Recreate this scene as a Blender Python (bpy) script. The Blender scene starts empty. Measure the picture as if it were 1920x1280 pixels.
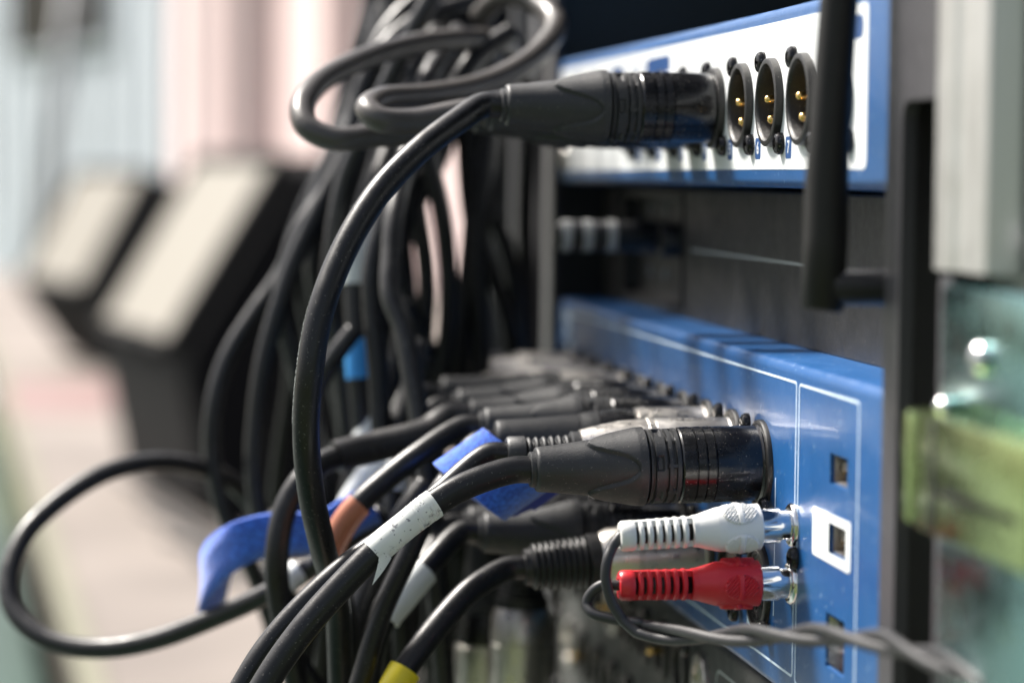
import bpy, bmesh, math, random
from mathutils import Vector, Matrix, Quaternion
random.seed(7)
C = bpy.context.scene.collection
MM = 0.001
V = Vector
# ------------------------------------------------------------------ camera
F, CX, CY = 5000.0, 960.0, 640.0
cd = V((-753, 318, -F)).normalized()                 # world +Y (along the rack) in camera axes
cu = V((.010, 1.0, 0)); cu.z = (cu.x*cd.x + cu.y*cd.y)/-cd.z; cu.normalize()
cr = cd.cross(cu)
M3 = Matrix((cr, cd, cu))                            # camera axes -> world
def ray(x, y): return M3 @ V(((x-CX)/F, -(y-CY)/F, -1.0))
CAM = -(ray(1672, 358)*563.0)                        # mm; world origin is the near lower corner of the upper unit
def onY(x, y, Y):
    v = ray(x, y); return CAM + v*((Y-CAM.y)/v.y)
def onX(x, y, X=0.0):
    v = ray(x, y); return CAM + v*((X-CAM.x)/v.x)
cam = bpy.data.cameras.new('camera'); camo = bpy.data.objects.new('camera', cam); C.objects.link(camo)
cam.sensor_width = 36; cam.lens = F/1920*36
camo.matrix_world = Matrix.Translation(CAM*MM) @ M3.to_4x4()
cam.clip_start = 0.02; cam.clip_end = 400
cam.dof.use_dof = True; cam.dof.focus_distance = 0.664; cam.dof.aperture_fstop = 7.4
cam.dof.aperture_blades = 9
bpy.context.scene.camera = camo
# ------------------------------------------------------------------ light
SUN = V((-0.42, 0.46, 0.78)).normalized()
w = bpy.data.worlds.new('World'); bpy.context.scene.world = w; w.use_nodes = True
nt = w.node_tree; bg = nt.nodes['Background']
sky = nt.nodes.new('ShaderNodeTexSky'); sky.sky_type = 'NISHITA'; sky.sun_disc = False
sky.sun_elevation = math.asin(SUN.z); sky.sun_rotation = math.atan2(SUN.x, SUN.y); sky.dust_density = 4.0; sky.ozone_density = .6
hs = nt.nodes.new('ShaderNodeHueSaturation'); hs.inputs['Saturation'].default_value = .62
nt.links.new(sky.outputs[0], hs.inputs['Color']); nt.links.new(hs.outputs[0], bg.inputs[0]); bg.inputs[1].default_value = 0.058
sl = bpy.data.lights.new('sun', 'SUN'); sl.energy = 3.2; sl.angle = math.radians(14); sl.color = (1, .95, .88)
so = bpy.data.objects.new('sun', sl); C.objects.link(so); so.rotation_mode = 'QUATERNION'
so.rotation_quaternion = SUN.to_track_quat('Z', 'Y'); so.location = (0, 0, 3)
vs = bpy.context.scene.view_settings
vs.view_transform = 'Standard'; vs.look = 'None'; vs.exposure = 1.66; vs.gamma = 1
# ------------------------------------------------------------------ materials
MATS = {}
def mat(name, col, rough=.5, metal=0.0, bump=0.0, bscale=2000, var=0.0, vscale=60, speck=0.0, spcol=(.35,.33,.3),
        spscale=900, coat=0.0, rvar=0.0, sheen=0.0, spec=.5, smear=0.0, tint=None):
    m = bpy.data.materials.new(name); m.use_nodes = True; n = m.node_tree; L = n.links
    b = n.nodes['Principled BSDF']; tc = n.nodes.new('ShaderNodeTexCoord')
    b.inputs['Roughness'].default_value = rough; b.inputs['Metallic'].default_value = metal
    b.inputs['Coat Weight'].default_value = coat; b.inputs['Coat Roughness'].default_value = .12
    b.inputs['Specular IOR Level'].default_value = spec
    if sheen: b.inputs['Sheen Weight'].default_value = sheen; b.inputs['Sheen Roughness'].default_value = .5
    cur = None
    def noise(sc, det=3, rg=.55):
        q = n.nodes.new('ShaderNodeTexNoise'); q.inputs['Scale'].default_value = sc
        q.inputs['Detail'].default_value = det; q.inputs['Roughness'].default_value = rg
        L.new(tc.outputs['Object'], q.inputs['Vector']); return q
    def ramp(src, a, bb, ca, cb):
        r = n.nodes.new('ShaderNodeValToRGB'); e = r.color_ramp.elements
        e[0].position = a; e[1].position = bb; e[0].color = (*ca, 1); e[1].color = (*cb, 1)
        L.new(src, r.inputs[0]); return r.outputs[0]
    def mix(fac, a, c2):
        x = n.nodes.new('ShaderNodeMix'); x.data_type = 'RGBA'
        L.new(fac, x.inputs[0])
        if isinstance(a, tuple): x.inputs[6].default_value = (*a, 1)
        else: L.new(a, x.inputs[6])
        if isinstance(c2, tuple): x.inputs[7].default_value = (*c2, 1)
        else: L.new(c2, x.inputs[7])
        return x.outputs[2]
    b.inputs['Base Color'].default_value = (*col, 1)
    if var:
        t2 = tint or tuple(min(1, c*(1+var)) for c in col)
        cur = ramp(noise(vscale, 4).outputs[0], .35, .65, tuple(c*(1-var) for c in col), t2)
    if smear:
        mk = ramp(noise(vscale*2.3, 6, .7).outputs[0], .56, .66, (0,0,0), (smear,)*3)
        cur = mix(mk, cur or col, spcol)
    if speck:
        mk = ramp(noise(spscale, 2, .6).outputs[0], .70-speck*.1, .73-speck*.1, (0,0,0), (.8,)*3)
        cur = mix(mk, cur or col, spcol)
    if cur: L.new(cur, b.inputs['Base Color'])
    if rvar:
        r = n.nodes.new('ShaderNodeMapRange'); r.inputs[1].default_value = .3; r.inputs[2].default_value = .7
        r.inputs[3].default_value = max(.02, rough-rvar); r.inputs[4].default_value = min(1, rough+rvar)
        L.new(noise(vscale*4, 5, .65).outputs[0], r.inputs[0]); L.new(r.outputs[0], b.inputs['Roughness'])
    if bump:
        bp = n.nodes.new('ShaderNodeBump'); bp.inputs['Strength'].default_value = bump; bp.inputs['Distance'].default_value = .0003
        L.new(noise(bscale, 3).outputs[0], bp.inputs['Height']); L.new(bp.outputs[0], b.inputs['Normal'])
    MATS[name] = m; return m
blue = mat('blue_powder_coat', (.011,.088,.265), .36, bump=.22, bscale=2600, rvar=.08, vscale=25, speck=.28, spscale=420, spcol=(.2,.32,.5), coat=.15, var=.06)
blueprint = mat('blue_print', (.010,.060,.20), .5)
whitep = mat('white_print', (.80,.83,.84), .42, bump=.05, speck=.08, spcol=(.45,.45,.42), spscale=500)
linep = mat('line_print', (.62,.74,.86), .5, var=.1, vscale=300)
rubber = mat('boot_rubber', (.021,.022,.024), .50, bump=.35, bscale=2600, speck=.30, spscale=1300, spcol=(.13,.12,.11), rvar=.12, vscale=60, spec=.55, var=.15)
pvc = mat('cable_jacket', (.0075,.0075,.0085), .36, bump=.10, bscale=1500, speck=.30, spscale=1500, spcol=(.14,.13,.12), rvar=.10, vscale=50, var=.2, spec=.42)
pvcp = mat('pale_grey_jacket', (.075,.068,.063), .36, bump=.12, bscale=1200, speck=.3, spscale=1200, spcol=(.22,.2,.18), rvar=.1, vscale=50, var=.15)  # paler grey than the other jackets, for the two upper loops
pvcg = mat('worn_cable_jacket', (.013,.0125,.0135), .40, bump=.14, bscale=1200, speck=.3, spscale=1200, spcol=(.18,.17,.15), rvar=.12, vscale=50, var=.2)
gloss = mat('black_gloss_shell', (.005,.005,.006), .24, bump=.05, bscale=900, speck=.12, spscale=1500, spcol=(.25,.23,.2), rvar=.09, vscale=90, coat=.12)
blackm = mat('black_satin', (.012,.012,.013), .4, bump=.2, bscale=3000)
flange = mat('die_cast_black', (.024,.023,.022), .36, metal=.3, bump=.4, bscale=4000, speck=.2, spscale=2400, spcol=(.25,.23,.2))
hole = mat('dark_recess', (.003,.003,.003), .8, spec=.2)
gold = mat('gold_pin', (.95,.62,.22), .16, metal=1)
nickel = mat('nickel_shell', (.60,.57,.53), .34, metal=1, bump=.06, bscale=800, rvar=.12, vscale=90, var=.06)
satin = mat('satin_grey_shell', (.30,.29,.28), .36, metal=.85, bump=.1, bscale=1600, rvar=.1)
chrome = mat('chrome', (.78,.78,.78), .09, metal=1, rvar=.05, vscale=200)
screwm = mat('black_screw', (.02,.02,.022), .2, metal=.6, bump=.1, speck=.25, spcol=(.4,.38,.35), spscale=1800)
blackpanel = mat('black_panel', (.022,.021,.021), .42, bump=.35, bscale=2400, rvar=.1, vscale=30, speck=.35, spscale=900, spcol=(.12,.11,.10), smear=.12)
greypanel = mat('grey_panel', (.065,.066,.063), .45, bump=.25, bscale=2400, rvar=.1)
greyline = mat('grey_line_print', (.42,.45,.44), .5)
antm = mat('antenna_rubber', (.010,.0095,.0095), .5, spec=.35, bump=.12, bscale=1500, rvar=.08)
redp = mat('red_plastic', (.62,.022,.034), .36, bump=.08, bscale=1800, rvar=.08, vscale=80)
whitepl = mat('white_plastic', (.74,.74,.72), .38, bump=.08, bscale=1800, rvar=.08, speck=.1, spcol=(.4,.38,.33), spscale=700)
paper = mat('scuffed_white_label', (.78,.79,.76), .36, speck=.6, spscale=620, spcol=(.16,.16,.18), bump=.25, bscale=300, smear=.8, vscale=70, var=.05)
sleeve = mat('white_sleeve', (.72,.75,.74), .38, var=.06, smear=.3, spcol=(.35,.33,.28), vscale=60)
copper = mat('brown_sleeve', (.38,.13,.07), .4, var=.2, vscale=120)
yellow = mat('yellow_sleeve', (.78,.62,.02), .4)
bluetape = mat('light_blue_sleeve', (.05,.34,.78), .4)
velcro = mat('blue_velcro', (.025,.105,.78), .85, bump=1.0, bscale=1700, var=.35, vscale=900, sheen=.6, tint=(.05,.22,.95))
velin = mat('blue_velcro_back', (.05,.07,.42), .8, bump=1.0, bscale=1700)
railm = mat('rail_grey', (.06,.058,.064), .42, bump=.15, bscale=1800, rvar=.08)
alu = mat('aluminium', (.62,.615,.60), .38, metal=.8, bump=.05, rvar=.08, vscale=20)
zinc = mat('zinc_plate', (.22,.42,.42), .22, metal=1, bump=.04, rvar=.1, vscale=40)  # teal in the base colour stands in for greenery mirrored in the plate
zincy = mat('grass_tinted_zinc', (.36,.46,.20), .24, metal=1, rvar=.08, vscale=40)  # yellow-green tint put into the metal for the grass it reflects
caseply = mat('case_laminate', (.045,.05,.048), .4, bump=.3, bscale=500)
foamblk = mat('cabinet_paint', (.004,.004,.005), .8, bump=.4, bscale=300, spec=.15)
grille = mat('speaker_grille', (.23,.21,.175), .55, metal=.0, bump=.4, bscale=250, var=.05)
stage = mat('stage_boards', (.185,.155,.135), .75, var=.22, vscale=3.5, bump=.1, bscale=60, tint=(.23,.195,.17), rvar=.1)
edgep = mat('stage_edge_paint', (.17,.165,.115), .8)
lawnm = mat('lawn_green', (.04,.065,.022), .9, var=.4, vscale=2.5, tint=(.08,.10,.03))
tarp = mat('green_tarpaulin', (.012,.042,.028), .5, var=.2, vscale=1.5)
redtape = mat('red_floor_tape', (.22,.13,.12), .6)
curt = mat('pale_pink_curtain', (.84,.76,.74), .75, var=.05, vscale=2)
cabin = mat('pale_blue_cladding', (.54,.59,.64), .7, var=.08, vscale=.8)
_n = curt.node_tree; _t = _n.nodes.new('ShaderNodeBsdfTranslucent'); _t.inputs[0].default_value = (.86, .72, .70, 1)
_m = _n.nodes.new('ShaderNodeMixShader'); _m.inputs[0].default_value = .62
_n.links.new(_n.nodes['Principled BSDF'].outputs[0], _m.inputs[1]); _n.links.new(_t.outputs[0], _m.inputs[2])
_n.links.new(_m.outputs[0], _n.nodes['Material Output'].inputs[0])
winm = mat('dark_window_glass', (.012,.010,.006), .6, spec=.15)
postm = mat('grey_post', (.36,.36,.36), .6)
# ------------------------------------------------------------------ mesh helpers (all in mm)
def mk(name, vf, m, parent=None, smooth=True, loc=None, angle=None):
    """vf = (verts, faces[, matidx]); verts in mm in world unless loc given, origin moved to loc"""
    vs_, fs = vf[0], vf[1]
    o3 = V(loc) if loc is not None else V((0,0,0))
    me = bpy.data.meshes.new(name)
    me.from_pydata([tuple((V(p)-o3)*MM) for p in vs_], [], fs)
    bm = bmesh.new(); bm.from_mesh(me); bmesh.ops.recalc_face_normals(bm, faces=bm.faces); bm.to_mesh(me); bm.free()
    for p in me.polygons: p.use_smooth = smooth
    if smooth and angle: 
        me.set_sharp_from_angle(angle=math.radians(angle))
    me.materials.append(m)
    o = bpy.data.objects.new(name, me); C.objects.link(o)
    if parent: o.parent = parent
    else: o.location = o3*MM
    return o
def thing(name, label, cat, loc=(0,0,0), group=None):
    o = bpy.data.objects.new(name, None); C.objects.link(o); o.empty_display_size = .01
    o.location = V(loc)*MM; o['label'] = label; o['category'] = cat
    if group: o['group'] = group
    return o
def tag(o, label, cat, group=None):
    o['label'] = label; o['category'] = cat
    if group: o['group'] = group
    return o
def join(*vfs):
    vv, ff = [], []
    for v_, f_ in vfs:
        k = len(vv); vv += [V(p) for p in v_]; ff += [[i+k for i in f] for f in f_]
    return vv, ff
def xf(vf, M): return [M @ V(p) for p in vf[0]], vf[1]
def box(a, b, bev=0.0, seg=2):
    bm = bmesh.new(); bmesh.ops.create_cube(bm, size=1)
    a, b = V(a), V(b)
    for v in bm.verts: v.co = V([(a[i]+b[i])/2 + v.co[i]*(b[i]-a[i]) for i in range(3)])
    if bev: bmesh.ops.bevel(bm, geom=bm.edges[:], offset=bev, segments=seg, profile=.5, affect='EDGES')
    bm.verts.index_update(); r = [v.co.copy() for v in bm.verts], [[v.index for v in f.verts] for f in bm.faces]; bm.free(); return r
def lathe(prof, seg=48, axis='-X', rf=None, close=True):
    """prof [(s, r)] along -X from origin; rf(s, theta, r) may modify radius. theta 0 = -Y, 90 = +Z"""
    vv, ff = [], []
    for s, r in prof:
        for j in range(seg):
            t = 2*math.pi*j/seg
            rr = rf(s, t, r) if rf else r
            vv.append(V((-s, -rr*math.cos(t), rr*math.sin(t))))
    for i in range(len(prof)-1):
        for j in range(seg):
            k = (j+1) % seg
            ff.append([i*seg+j, i*seg+k, (i+1)*seg+k, (i+1)*seg+j])
    if close:
        for row in (0, len(prof)-1):
            if prof[row][1] > 1e-4: ff.append([row*seg+j for j in range(seg)])
    return vv, ff
def crom(pts, n):
    P = [V(p) for p in pts]; P = [2*P[0]-P[1]] + P + [2*P[-1]-P[-2]]
    out = []
    for i in range(1, len(P)-2):
        p0, p1, p2, p3 = P[i-1:i+3]
        def tj(a, b, t): return t + max((b-a).length, 1e-4)**.5
        t0 = 0; t1 = tj(p0,p1,t0); t2 = tj(p1,p2,t1); t3 = tj(p2,p3,t2)
        for k in range(n):
            t = t1 + (t2-t1)*k/n
            A1 = p0*((t1-t)/(t1-t0)) + p1*((t-t0)/(t1-t0)); A2 = p1*((t2-t)/(t2-t1)) + p2*((t-t1)/(t2-t1)); A3 = p2*((t3-t)/(t3-t2)) + p3*((t-t2)/(t3-t2))
            B1 = A1*((t2-t)/(t2-t0)) + A2*((t-t0)/(t2-t0)); B2 = A2*((t3-t)/(t3-t1)) + A3*((t-t1)/(t3-t1))
            out.append(B1*((t2-t)/(t2-t1)) + B2*((t-t1)/(t2-t1)))
    out.append(P[-2]); return out
def frames(path):
    T = [(path[min(i+1, len(path)-1)]-path[max(i-1, 0)]).normalized() for i in range(len(path))]
    n = V((0,0,1)) - T[0]*T[0].z
    if n.length < .1: n = V((0,1,0)) - T[0]*T[0].y
    n.normalize(); N = [n]
    for i in range(1, len(path)):
        q = T[i-1].rotation_difference(T[i]); n = (q @ N[-1]); n = (n - T[i]*n.dot(T[i])).normalized(); N.append(n)
    return T, N
def tube(path, r, seg=20, rfun=None):
    T, N = frames(path); vv, ff = [], []
    for i, p in enumerate(path):
        b = T[i].cross(N[i]); rr = rfun(i/(len(path)-1)) if rfun else r
        for j in range(seg):
            a = 2*math.pi*j/seg; vv.append(p + N[i]*math.cos(a)*rr + b*math.sin(a)*rr)
    for i in range(len(path)-1):
        for j in range(seg):
            k = (j+1) % seg; ff.append([i*seg+j, i*seg+k, (i+1)*seg+k, (i+1)*seg+j])
    ff.append(list(range(seg))[::-1]); ff.append([(len(path)-1)*seg+j for j in range(seg)])
    return vv, ff
def ribbon(path, width, wdirs, th=1.0):
    T = frames(path)[0]; vv, ff = [], []
    for i, p in enumerate(path):
        wd = wdirs(i/(len(path)-1)) if callable(wdirs) else V(wdirs)
        wd = (wd - T[i]*wd.dot(T[i])).normalized(); n = T[i].cross(wd)
        h = width/2
        for a, b in ((-h, th/2), (-h*.33, th/2), (h*.33, th/2), (h, th/2), (h, -th/2), (h*.33, -th/2), (-h*.33, -th/2), (-h, -th/2)):
            vv.append(p + wd*a + n*b)
    for i in range(len(path)-1):
        for j in range(8):
            k = (j+1) % 8; ff.append([i*8+j, i*8+k, (i+1)*8+k, (i+1)*8+j])
    ff.append(list(range(8))[::-1]); ff.append([(len(path)-1)*8+j for j in range(8)])
    return vv, ff
def rrect(y0, y1, z0, z1, r, n=6):
    """rounded rectangle outline as list of (Y, Z)"""
    out = []
    for cy, cz, a0 in ((y1-r, z1-r, 0), (y0+r, z1-r, 90), (y0+r, z0+r, 180), (y1-r, z0+r, 270)):
        for k in range(n+1):
            a = math.radians(a0+90*k/n); out.append((cy+r*math.cos(a), cz+r*math.sin(a)))
    return out
def plate(outline, x0, x1):
    n = len(outline)
    vv = [V((x0, y, z)) for y, z in outline] + [V((x1, y, z)) for y, z in outline]
    ff = [list(range(n)), list(range(n, 2*n))[::-1]] + [[i, (i+1) % n, n+(i+1) % n, n+i] for i in range(n)]
    return vv, ff
def frame_plate(y0, y1, z0, z1, r, t, x0=-.07, x1=.25):
    a = rrect(y0, y1, z0, z1, r); b = rrect(y0+t, y1-t, z0+t, z1-t, max(r-t, .1)); n = len(a)
    vv = [V((x, *p)) for x in (x0, x1) for q in (a, b) for p in q]; ff = []
    for i in range(n):
        k = (i+1) % n
        ff += [[i, k, n+k, n+i], [2*n+i, 2*n+k, 3*n+k, 3*n+i], [i, k, 2*n+k, 2*n+i], [n+i, n+k, 3*n+k, 3*n+i]]
    return vv, ff
def boolean(vf, cut, name='t'):
    a = mk('tmp_a', ([p/MM*MM for p in map(V, vf[0])], vf[1]), blue); b = mk('tmp_b', cut, blue)
    for o in (a, b): o.scale = (1/MM,)*3
    md = a.modifiers.new('b', 'BOOLEAN'); md.object = b; md.operation = 'DIFFERENCE'; md.solver = 'EXACT'
    bpy.context.view_layer.update()
    dg = bpy.context.evaluated_depsgraph_get(); me = a.evaluated_get(dg).to_mesh()
    r = [v.co.copy()/MM for v in me.vertices], [list(p.vertices) for p in me.polygons]
    a.evaluated_get(dg).to_mesh_clear()
    for o in (a, b): bpy.data.objects.remove(o)
    return r
def text_vf(s, size, center, X=-.14, ext=.06, align='CENTER', bold=0.0):
    """letters facing -X, reading towards -Y"""
    cu_ = bpy.data.curves.new('t', 'FONT'); cu_.body = s; cu_.size = size; cu_.extrude = ext; cu_.align_x = align; cu_.align_y = 'CENTER'
    cu_.offset = bold
    o = bpy.data.objects.new('t', cu_); C.objects.link(o); bpy.context.view_layer.update()
    me = bpy.data.meshes.new_from_object(o.evaluated_get(bpy.context.evaluated_depsgraph_get()))
    r = [V((X - v.co.z, center[0]-v.co.x, center[1]+v.co.y)) for v in me.vertices], [list(p.vertices) for p in me.polygons]
    bpy.data.objects.remove(o); bpy.data.meshes.remove(me); return r
def cyl(y, z, r, x0, x1, seg=40):
    return xf(lathe([(0, r), (x1-x0, r)], seg), Matrix.Translation((x1, y, z)))
def copy_part(src, parent, loc, rot=None):
    o = src.copy(); C.objects.link(o); o.parent = parent; o.location = V(loc)*MM
    if rot: o.rotation_euler = rot
    return o

# ------------------------------------------------------------------ setting
CAMZ = CAM.z
FL = -420.0
def gp(x, y): v = ray(x, y); t = (FL-CAM.z)/v.z; return CAM + v*t
g = mk('lawn', box((-60000, -60000, -1500), (60000, 60000, -1460)), lawnm, smooth=False); g['kind'] = 'structure'
# stage deck: its left edge runs diagonally away
e0, e1 = gp(144, 1273), gp(25, 855)
dirn = (e1-e0).normalized(); a0 = e0 - dirn*1900; a1 = e0 + dirn*9000
poly = [(a0.x, a0.y), (2600, a0.y), (2600, a1.y), (a1.x, a1.y)]
sv = [V((x, y, z)) for z in (FL, FL-60) for x, y in poly]
sf = [[0,1,2,3],[7,6,5,4]]+[[i,(i+1)%4,4+(i+1)%4,4+i] for i in range(4)]
st = mk('stage_floor', (sv, sf), stage, smooth=False); st['kind'] = 'structure'
nrm = V((-dirn.y, dirn.x, 0))
for k, (off, wd, m_, nm, dz) in enumerate(((-22, 22, edgep, 'stage_edge_strip', 0),)):
    p = [a0+nrm*off, a1+nrm*off, a1+nrm*(off+wd), a0+nrm*(off+wd)]
    o = mk(nm, ([V((q.x, q.y, FL+6-zz)) for zz in (0, 66) for q in p], sf), m_, smooth=False); o['kind'] = 'structure'
tp = mk('tarpaulin', ([V((q.x, q.y, z)) for z in (-560, -566) for q in (a0+nrm*3, a1+nrm*3, a1+nrm*4200, a0+nrm*4200)], sf), tarp, smooth=False)
tag(tp, 'green tarpaulin lying beyond the yellowish stage edge, lower left', 'tarpaulin')
q = gp(95, 745)
tag(mk('floor_tape', box((q.x-90, q.y-350, FL+.3), (q.x+110, q.y+350, FL+2)), redtape, smooth=False, loc=(q.x, q.y, FL)), 'faded red tape mark on the stage floor near its left edge', 'tape')
# pink curtain and pale cabin behind
def zig(x0, x1, Y, z0, z1, amp, per, name, m_, parent=None, loc=None, prof=None):
    xs, vv, ff = [], [], []; n = 240
    for i in range(n+1):
        x = x0+(x1-x0)*i/n; a = math.sin(2*math.pi*(x-x0)/per)+.45*math.sin(2*math.pi*(x-x0)/(per*.57)+1)
        for z in (z0, z1): vv.append(V((x, Y+amp*a, z)))
    for i in range(n):
        b = 2*i; ff += [[b, b+2, b+3, b+1]]
    return mk(name, (vv, ff), m_, parent, loc=loc)
YB = 9300
cx0 = onY(325, 300, YB).x
tag(zig(cx0, cx0+2600, YB, FL, 2400, 55, 250, 'curtain', curt, loc=(cx0+1200, YB, FL)), 'pale pink curtain hanging in soft folds behind the speakers', 'curtain')
cur = bpy.data.objects['curtain']
fold_shade = mat('curtain_fold_shade', (.50,.40,.39), .8)  # darker strips painted in for the shade between curtain folds
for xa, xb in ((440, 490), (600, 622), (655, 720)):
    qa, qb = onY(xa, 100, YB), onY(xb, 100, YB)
    o = mk('fold_shade_band', box((qa.x, YB-110, FL+5), (qb.x, YB-100, 2390)), fold_shade, cur, smooth=False, loc=(cx0+1200, YB, FL))
cab = thing('site_cabin', 'pale blue cabin wall with a dark window behind the stage, upper left', 'cabin', (cx0-1500, YB+200, -1460))
cl_ = V((cx0-1500, YB+200, -1460))
# the cabin wall runs away to the left from its near corner at the curtain
P0 = onY(322, 300, YB+2600); PHI = math.radians(-75)
MW = Matrix.Translation(P0) @ Matrix.Rotation(PHI, 4, 'Z')
def wbox(u0, u1, d0, d1, z0, z1): return xf(box((-u1, d0, z0), (-u0, d1, z1)), MW)
def wall_u(x, y):
    n_ = V((math.sin(PHI), -math.cos(PHI), 0)); v = ray(x, y); p = CAM + v*((P0-CAM).dot(n_)/v.dot(n_))
    return (p-P0).dot(V((-math.cos(PHI), -math.sin(PHI), 0))), p.z
cabw = mk('wall', wbox(0, 9000, 0, 90, -1460, 1450), cabin, cab, smooth=False, loc=cl_)
for i in range(20):
    mk('cladding_rib', wbox(20+i*420, 60+i*420, -22, 3, -1440, 1440), cabin, cab, smooth=False, loc=cl_)
(u1, z1_), (u0, _z) = wall_u(34, 120), wall_u(214, 120)
mk('window_frame', wbox(u0-60, u1+60, -36, -8, z1_-50, 1360), cabin, cab, smooth=False, loc=cl_)
mk('window_pane', wbox(u0, u1, -46, -30, z1_, 1310), winm, cab, smooth=False, loc=cl_)
pa, pb = onY(60, 560, YB-500), onY(140, -60, YB-500)
tag(mk('leaning_pole', tube([pa, (pa+pb)/2, pb], 30), postm, loc=pa), 'slanting grey pole in front of the dark cabin window', 'pole')
# ------------------------------------------------------------------ wedge monitors
def wedge(label, Y, pts, dpt, name='stage_monitor'):
    P = [onY(x, y, Y) for x, y in pts]; base = V((P[0].x, Y, FL))
    for p in P:
        if abs(p.z-FL) < 60 or p.z < FL: p.z = FL
    t = thing(name, label, 'speaker', base, 'wedge monitors on the stage floor')
    n = len(P); c = sum(P, V())/n
    # chamfered profile
    prof = []
    for i, p in enumerate(P):
        a, b = P[i-1], P[(i+1) % n]
        for q_ in (a, b):
            prof.append(p + (q_-p).normalized()*22)
    n = len(prof); D = V(dpt)
    vv = prof + [p + D for p in prof]
    ff = [list(range(n)), list(range(n, 2*n))[::-1]] + [[i, (i+1) % n, n+(i+1) % n, n+i] for i in range(n)]
    mk('cabinet', (vv, ff), foamblk, t, smooth=False, loc=base)
    # grille on the slanting baffle between points 1 and 2 of the profile
    A, B = P[1], P[2]; ab = (B-A); nn = V((-ab.z, 0, ab.x)).normalized()
    if nn.z < 0: nn = -nn
    a = A+ab*.05; b = B-ab*.04; d0, d1 = D*.07, D*.93; vv = []
    for off in (3, 16):
        for p in (a+d0, b+d0, b+d1, a+d1): vv.append(p+nn*off)
    mk('grille', (vv, sf), grille, t, smooth=False, loc=base)
    fr_ = []
    for s0, s1, t0, t1 in ((.03, .075, .05, .95), (.93, .97, .05, .95), (.03, .97, .05, .085), (.03, .97, .915, .95)):
        q4 = [A+ab*s0+D*t0, A+ab*s1+D*t0, A+ab*s1+D*t1, A+ab*s0+D*t1]
        fr_.append(([p+nn*off for off in (2, 22) for p in q4], sf))
    mk('grille_frame', join(*fr_), foamblk, t, smooth=False, loc=base)
    # kick panel handle recess
    K = P[0]*.5+P[1]*.5; 
    mk('carry_handle', box((K.x-14, Y+D.y*.4, K.z-30), (K.x+2, Y+D.y*.6, K.z+30), 4), caseply, t, loc=base)
wedge('large black wedge monitor, nearer of the two, right behind the hanging cables', 2640, [(395, 985), (338, 680), (572, 290), (640, 290), (815, 985)], (-95, 520, 0))
wedge('black wedge monitor farther back on the stage, leftmost of the two', 5035, [(275, 735), (172, 560), (302, 318), (342, 345), (420, 735)], (-165, 560, 0))
for k in range(0, 5, 2):
    pts = [gp(230+20*k, 905+28*k), gp(320+10*k, 960+18*k), gp(400, 1010+16*k), gp(520, 1060+9*k), gp(640, 1010+14*k)]
    for p in pts: p.z = FL+6
    tag(mk('floor_cable', tube(crom(pts, 8), 5, 10), pvcg, loc=pts[0]), 'thin black cable on the stage floor by the near wedge, %s of three' % {0: 'farthest', 2: 'middle', 4: 'nearest'}[k], 'cable', 'cables lying on the stage floor')
# ------------------------------------------------------------------ rack case
cs = thing('rack_case', 'open black rack case with grey rails and aluminium edge holding the units', 'rack case', (120, 200, FL)); cl0 = V((120, 200, FL))
def cpart(name, vf, m_, **k): return mk(name, vf, m_, cs, loc=cl0, **k)
cpart('back_panel', box((300, -139, -415), (309, 478, 200)), caseply, smooth=False)
cpart('top_panel', box((-2, -139, 191), (299, 476, 200)), caseply, smooth=False)
cpart('bottom_panel', box((-2, -139, -415), (299, 476, -406)), caseply, smooth=False)
cpart('side_panel', box((1, 447, -405.5), (299, 457, 190.5)), caseply, smooth=False)
cpart('side_panel', box((4, -140, -405.5), (299, -51.5, 190.5), 2), zinc_side := mat('grey_green_laminate', (.26,.30,.27), .3, bump=.1, bscale=300, rvar=.05, coat=.3), smooth=False)
# near rail with long slot
rail = boolean(box((-2.0, -41.5, -400), (1.0, -2.2, 190), .5), join(*[xf(plate(rrect(-40.8, -13.5, -330+0, 18.5, 4), -6, 6), Matrix())]))
cpart('rack_rail', rail, railm, smooth=False)
cpart('slot_shade_backing', box((16, -45, -400), (18, -3.8, 190)), hole, smooth=False)  # near-black sheet added as the shade seen through the rail slot
cpart('rail_flange', box((1.0, -3.6, -400), (16, -2.2, 190)), railm, smooth=False)
cpart('rack_rail', box((-2.0, 426, -400), (1.0, 446, 190), .5), railm, smooth=False)
# aluminium edge profile (near): stepped channel
def ext_profile(pts, z0, z1):
    n = len(pts); vv = [V((x, y, z)) for z in (z0, z1) for x, y in pts]
    return vv, [list(range(n)), list(range(n, 2*n))[::-1]]+[[i, (i+1) % n, n+(i+1) % n, n+i] for i in range(n)]
def smoothpts(pts, r=1.2):
    out = []; n = len(pts)
    for i in range(n):
        p = V((*pts[i], 0)); a = V((*pts[i-1], 0)); b = V((*pts[(i+1) % n], 0))
        u = (a-p); w_ = (b-p); rr = min(r, u.length*.45, w_.length*.45); u.normalize(); w_.normalize()
        for k in range(5):
            t = k/4; q_ = (p+u*rr)*(1-t)**2 + p*2*t*(1-t) + (p+w_*rr)*t*t; out.append((q_.x, q_.y))
    return out
pr = smoothpts([(1.5,-41.8),(-4.0,-41.8),(-4.0,-52),(-2.6,-54),(-2.6,-60),(-3.8,-62),(-3.8,-72.5),(3.5,-74),(3.5,-50.5)])
cpart('edge_trim', ext_profile(pr, -15, 190), alu, angle=40)
cpart('edge_trim', box((-3, -51.0, -400), (3.6, -42.2, -15.5), 1.5), railm, angle=40)
cpart('edge_trim', box((-3, 458, -405), (3, 476, 190), 1.5), railm, angle=40)
cpart('hinge_plate', box((-5.4, -128, -42.6), (-3.2, -52, -17.5), 1.2), zinc, angle=40)
cpart('latch_plate', box((-4.8, -128, -94), (-3.1, -51.2, -42.8), 1.0), zinc, angle=40)
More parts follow.
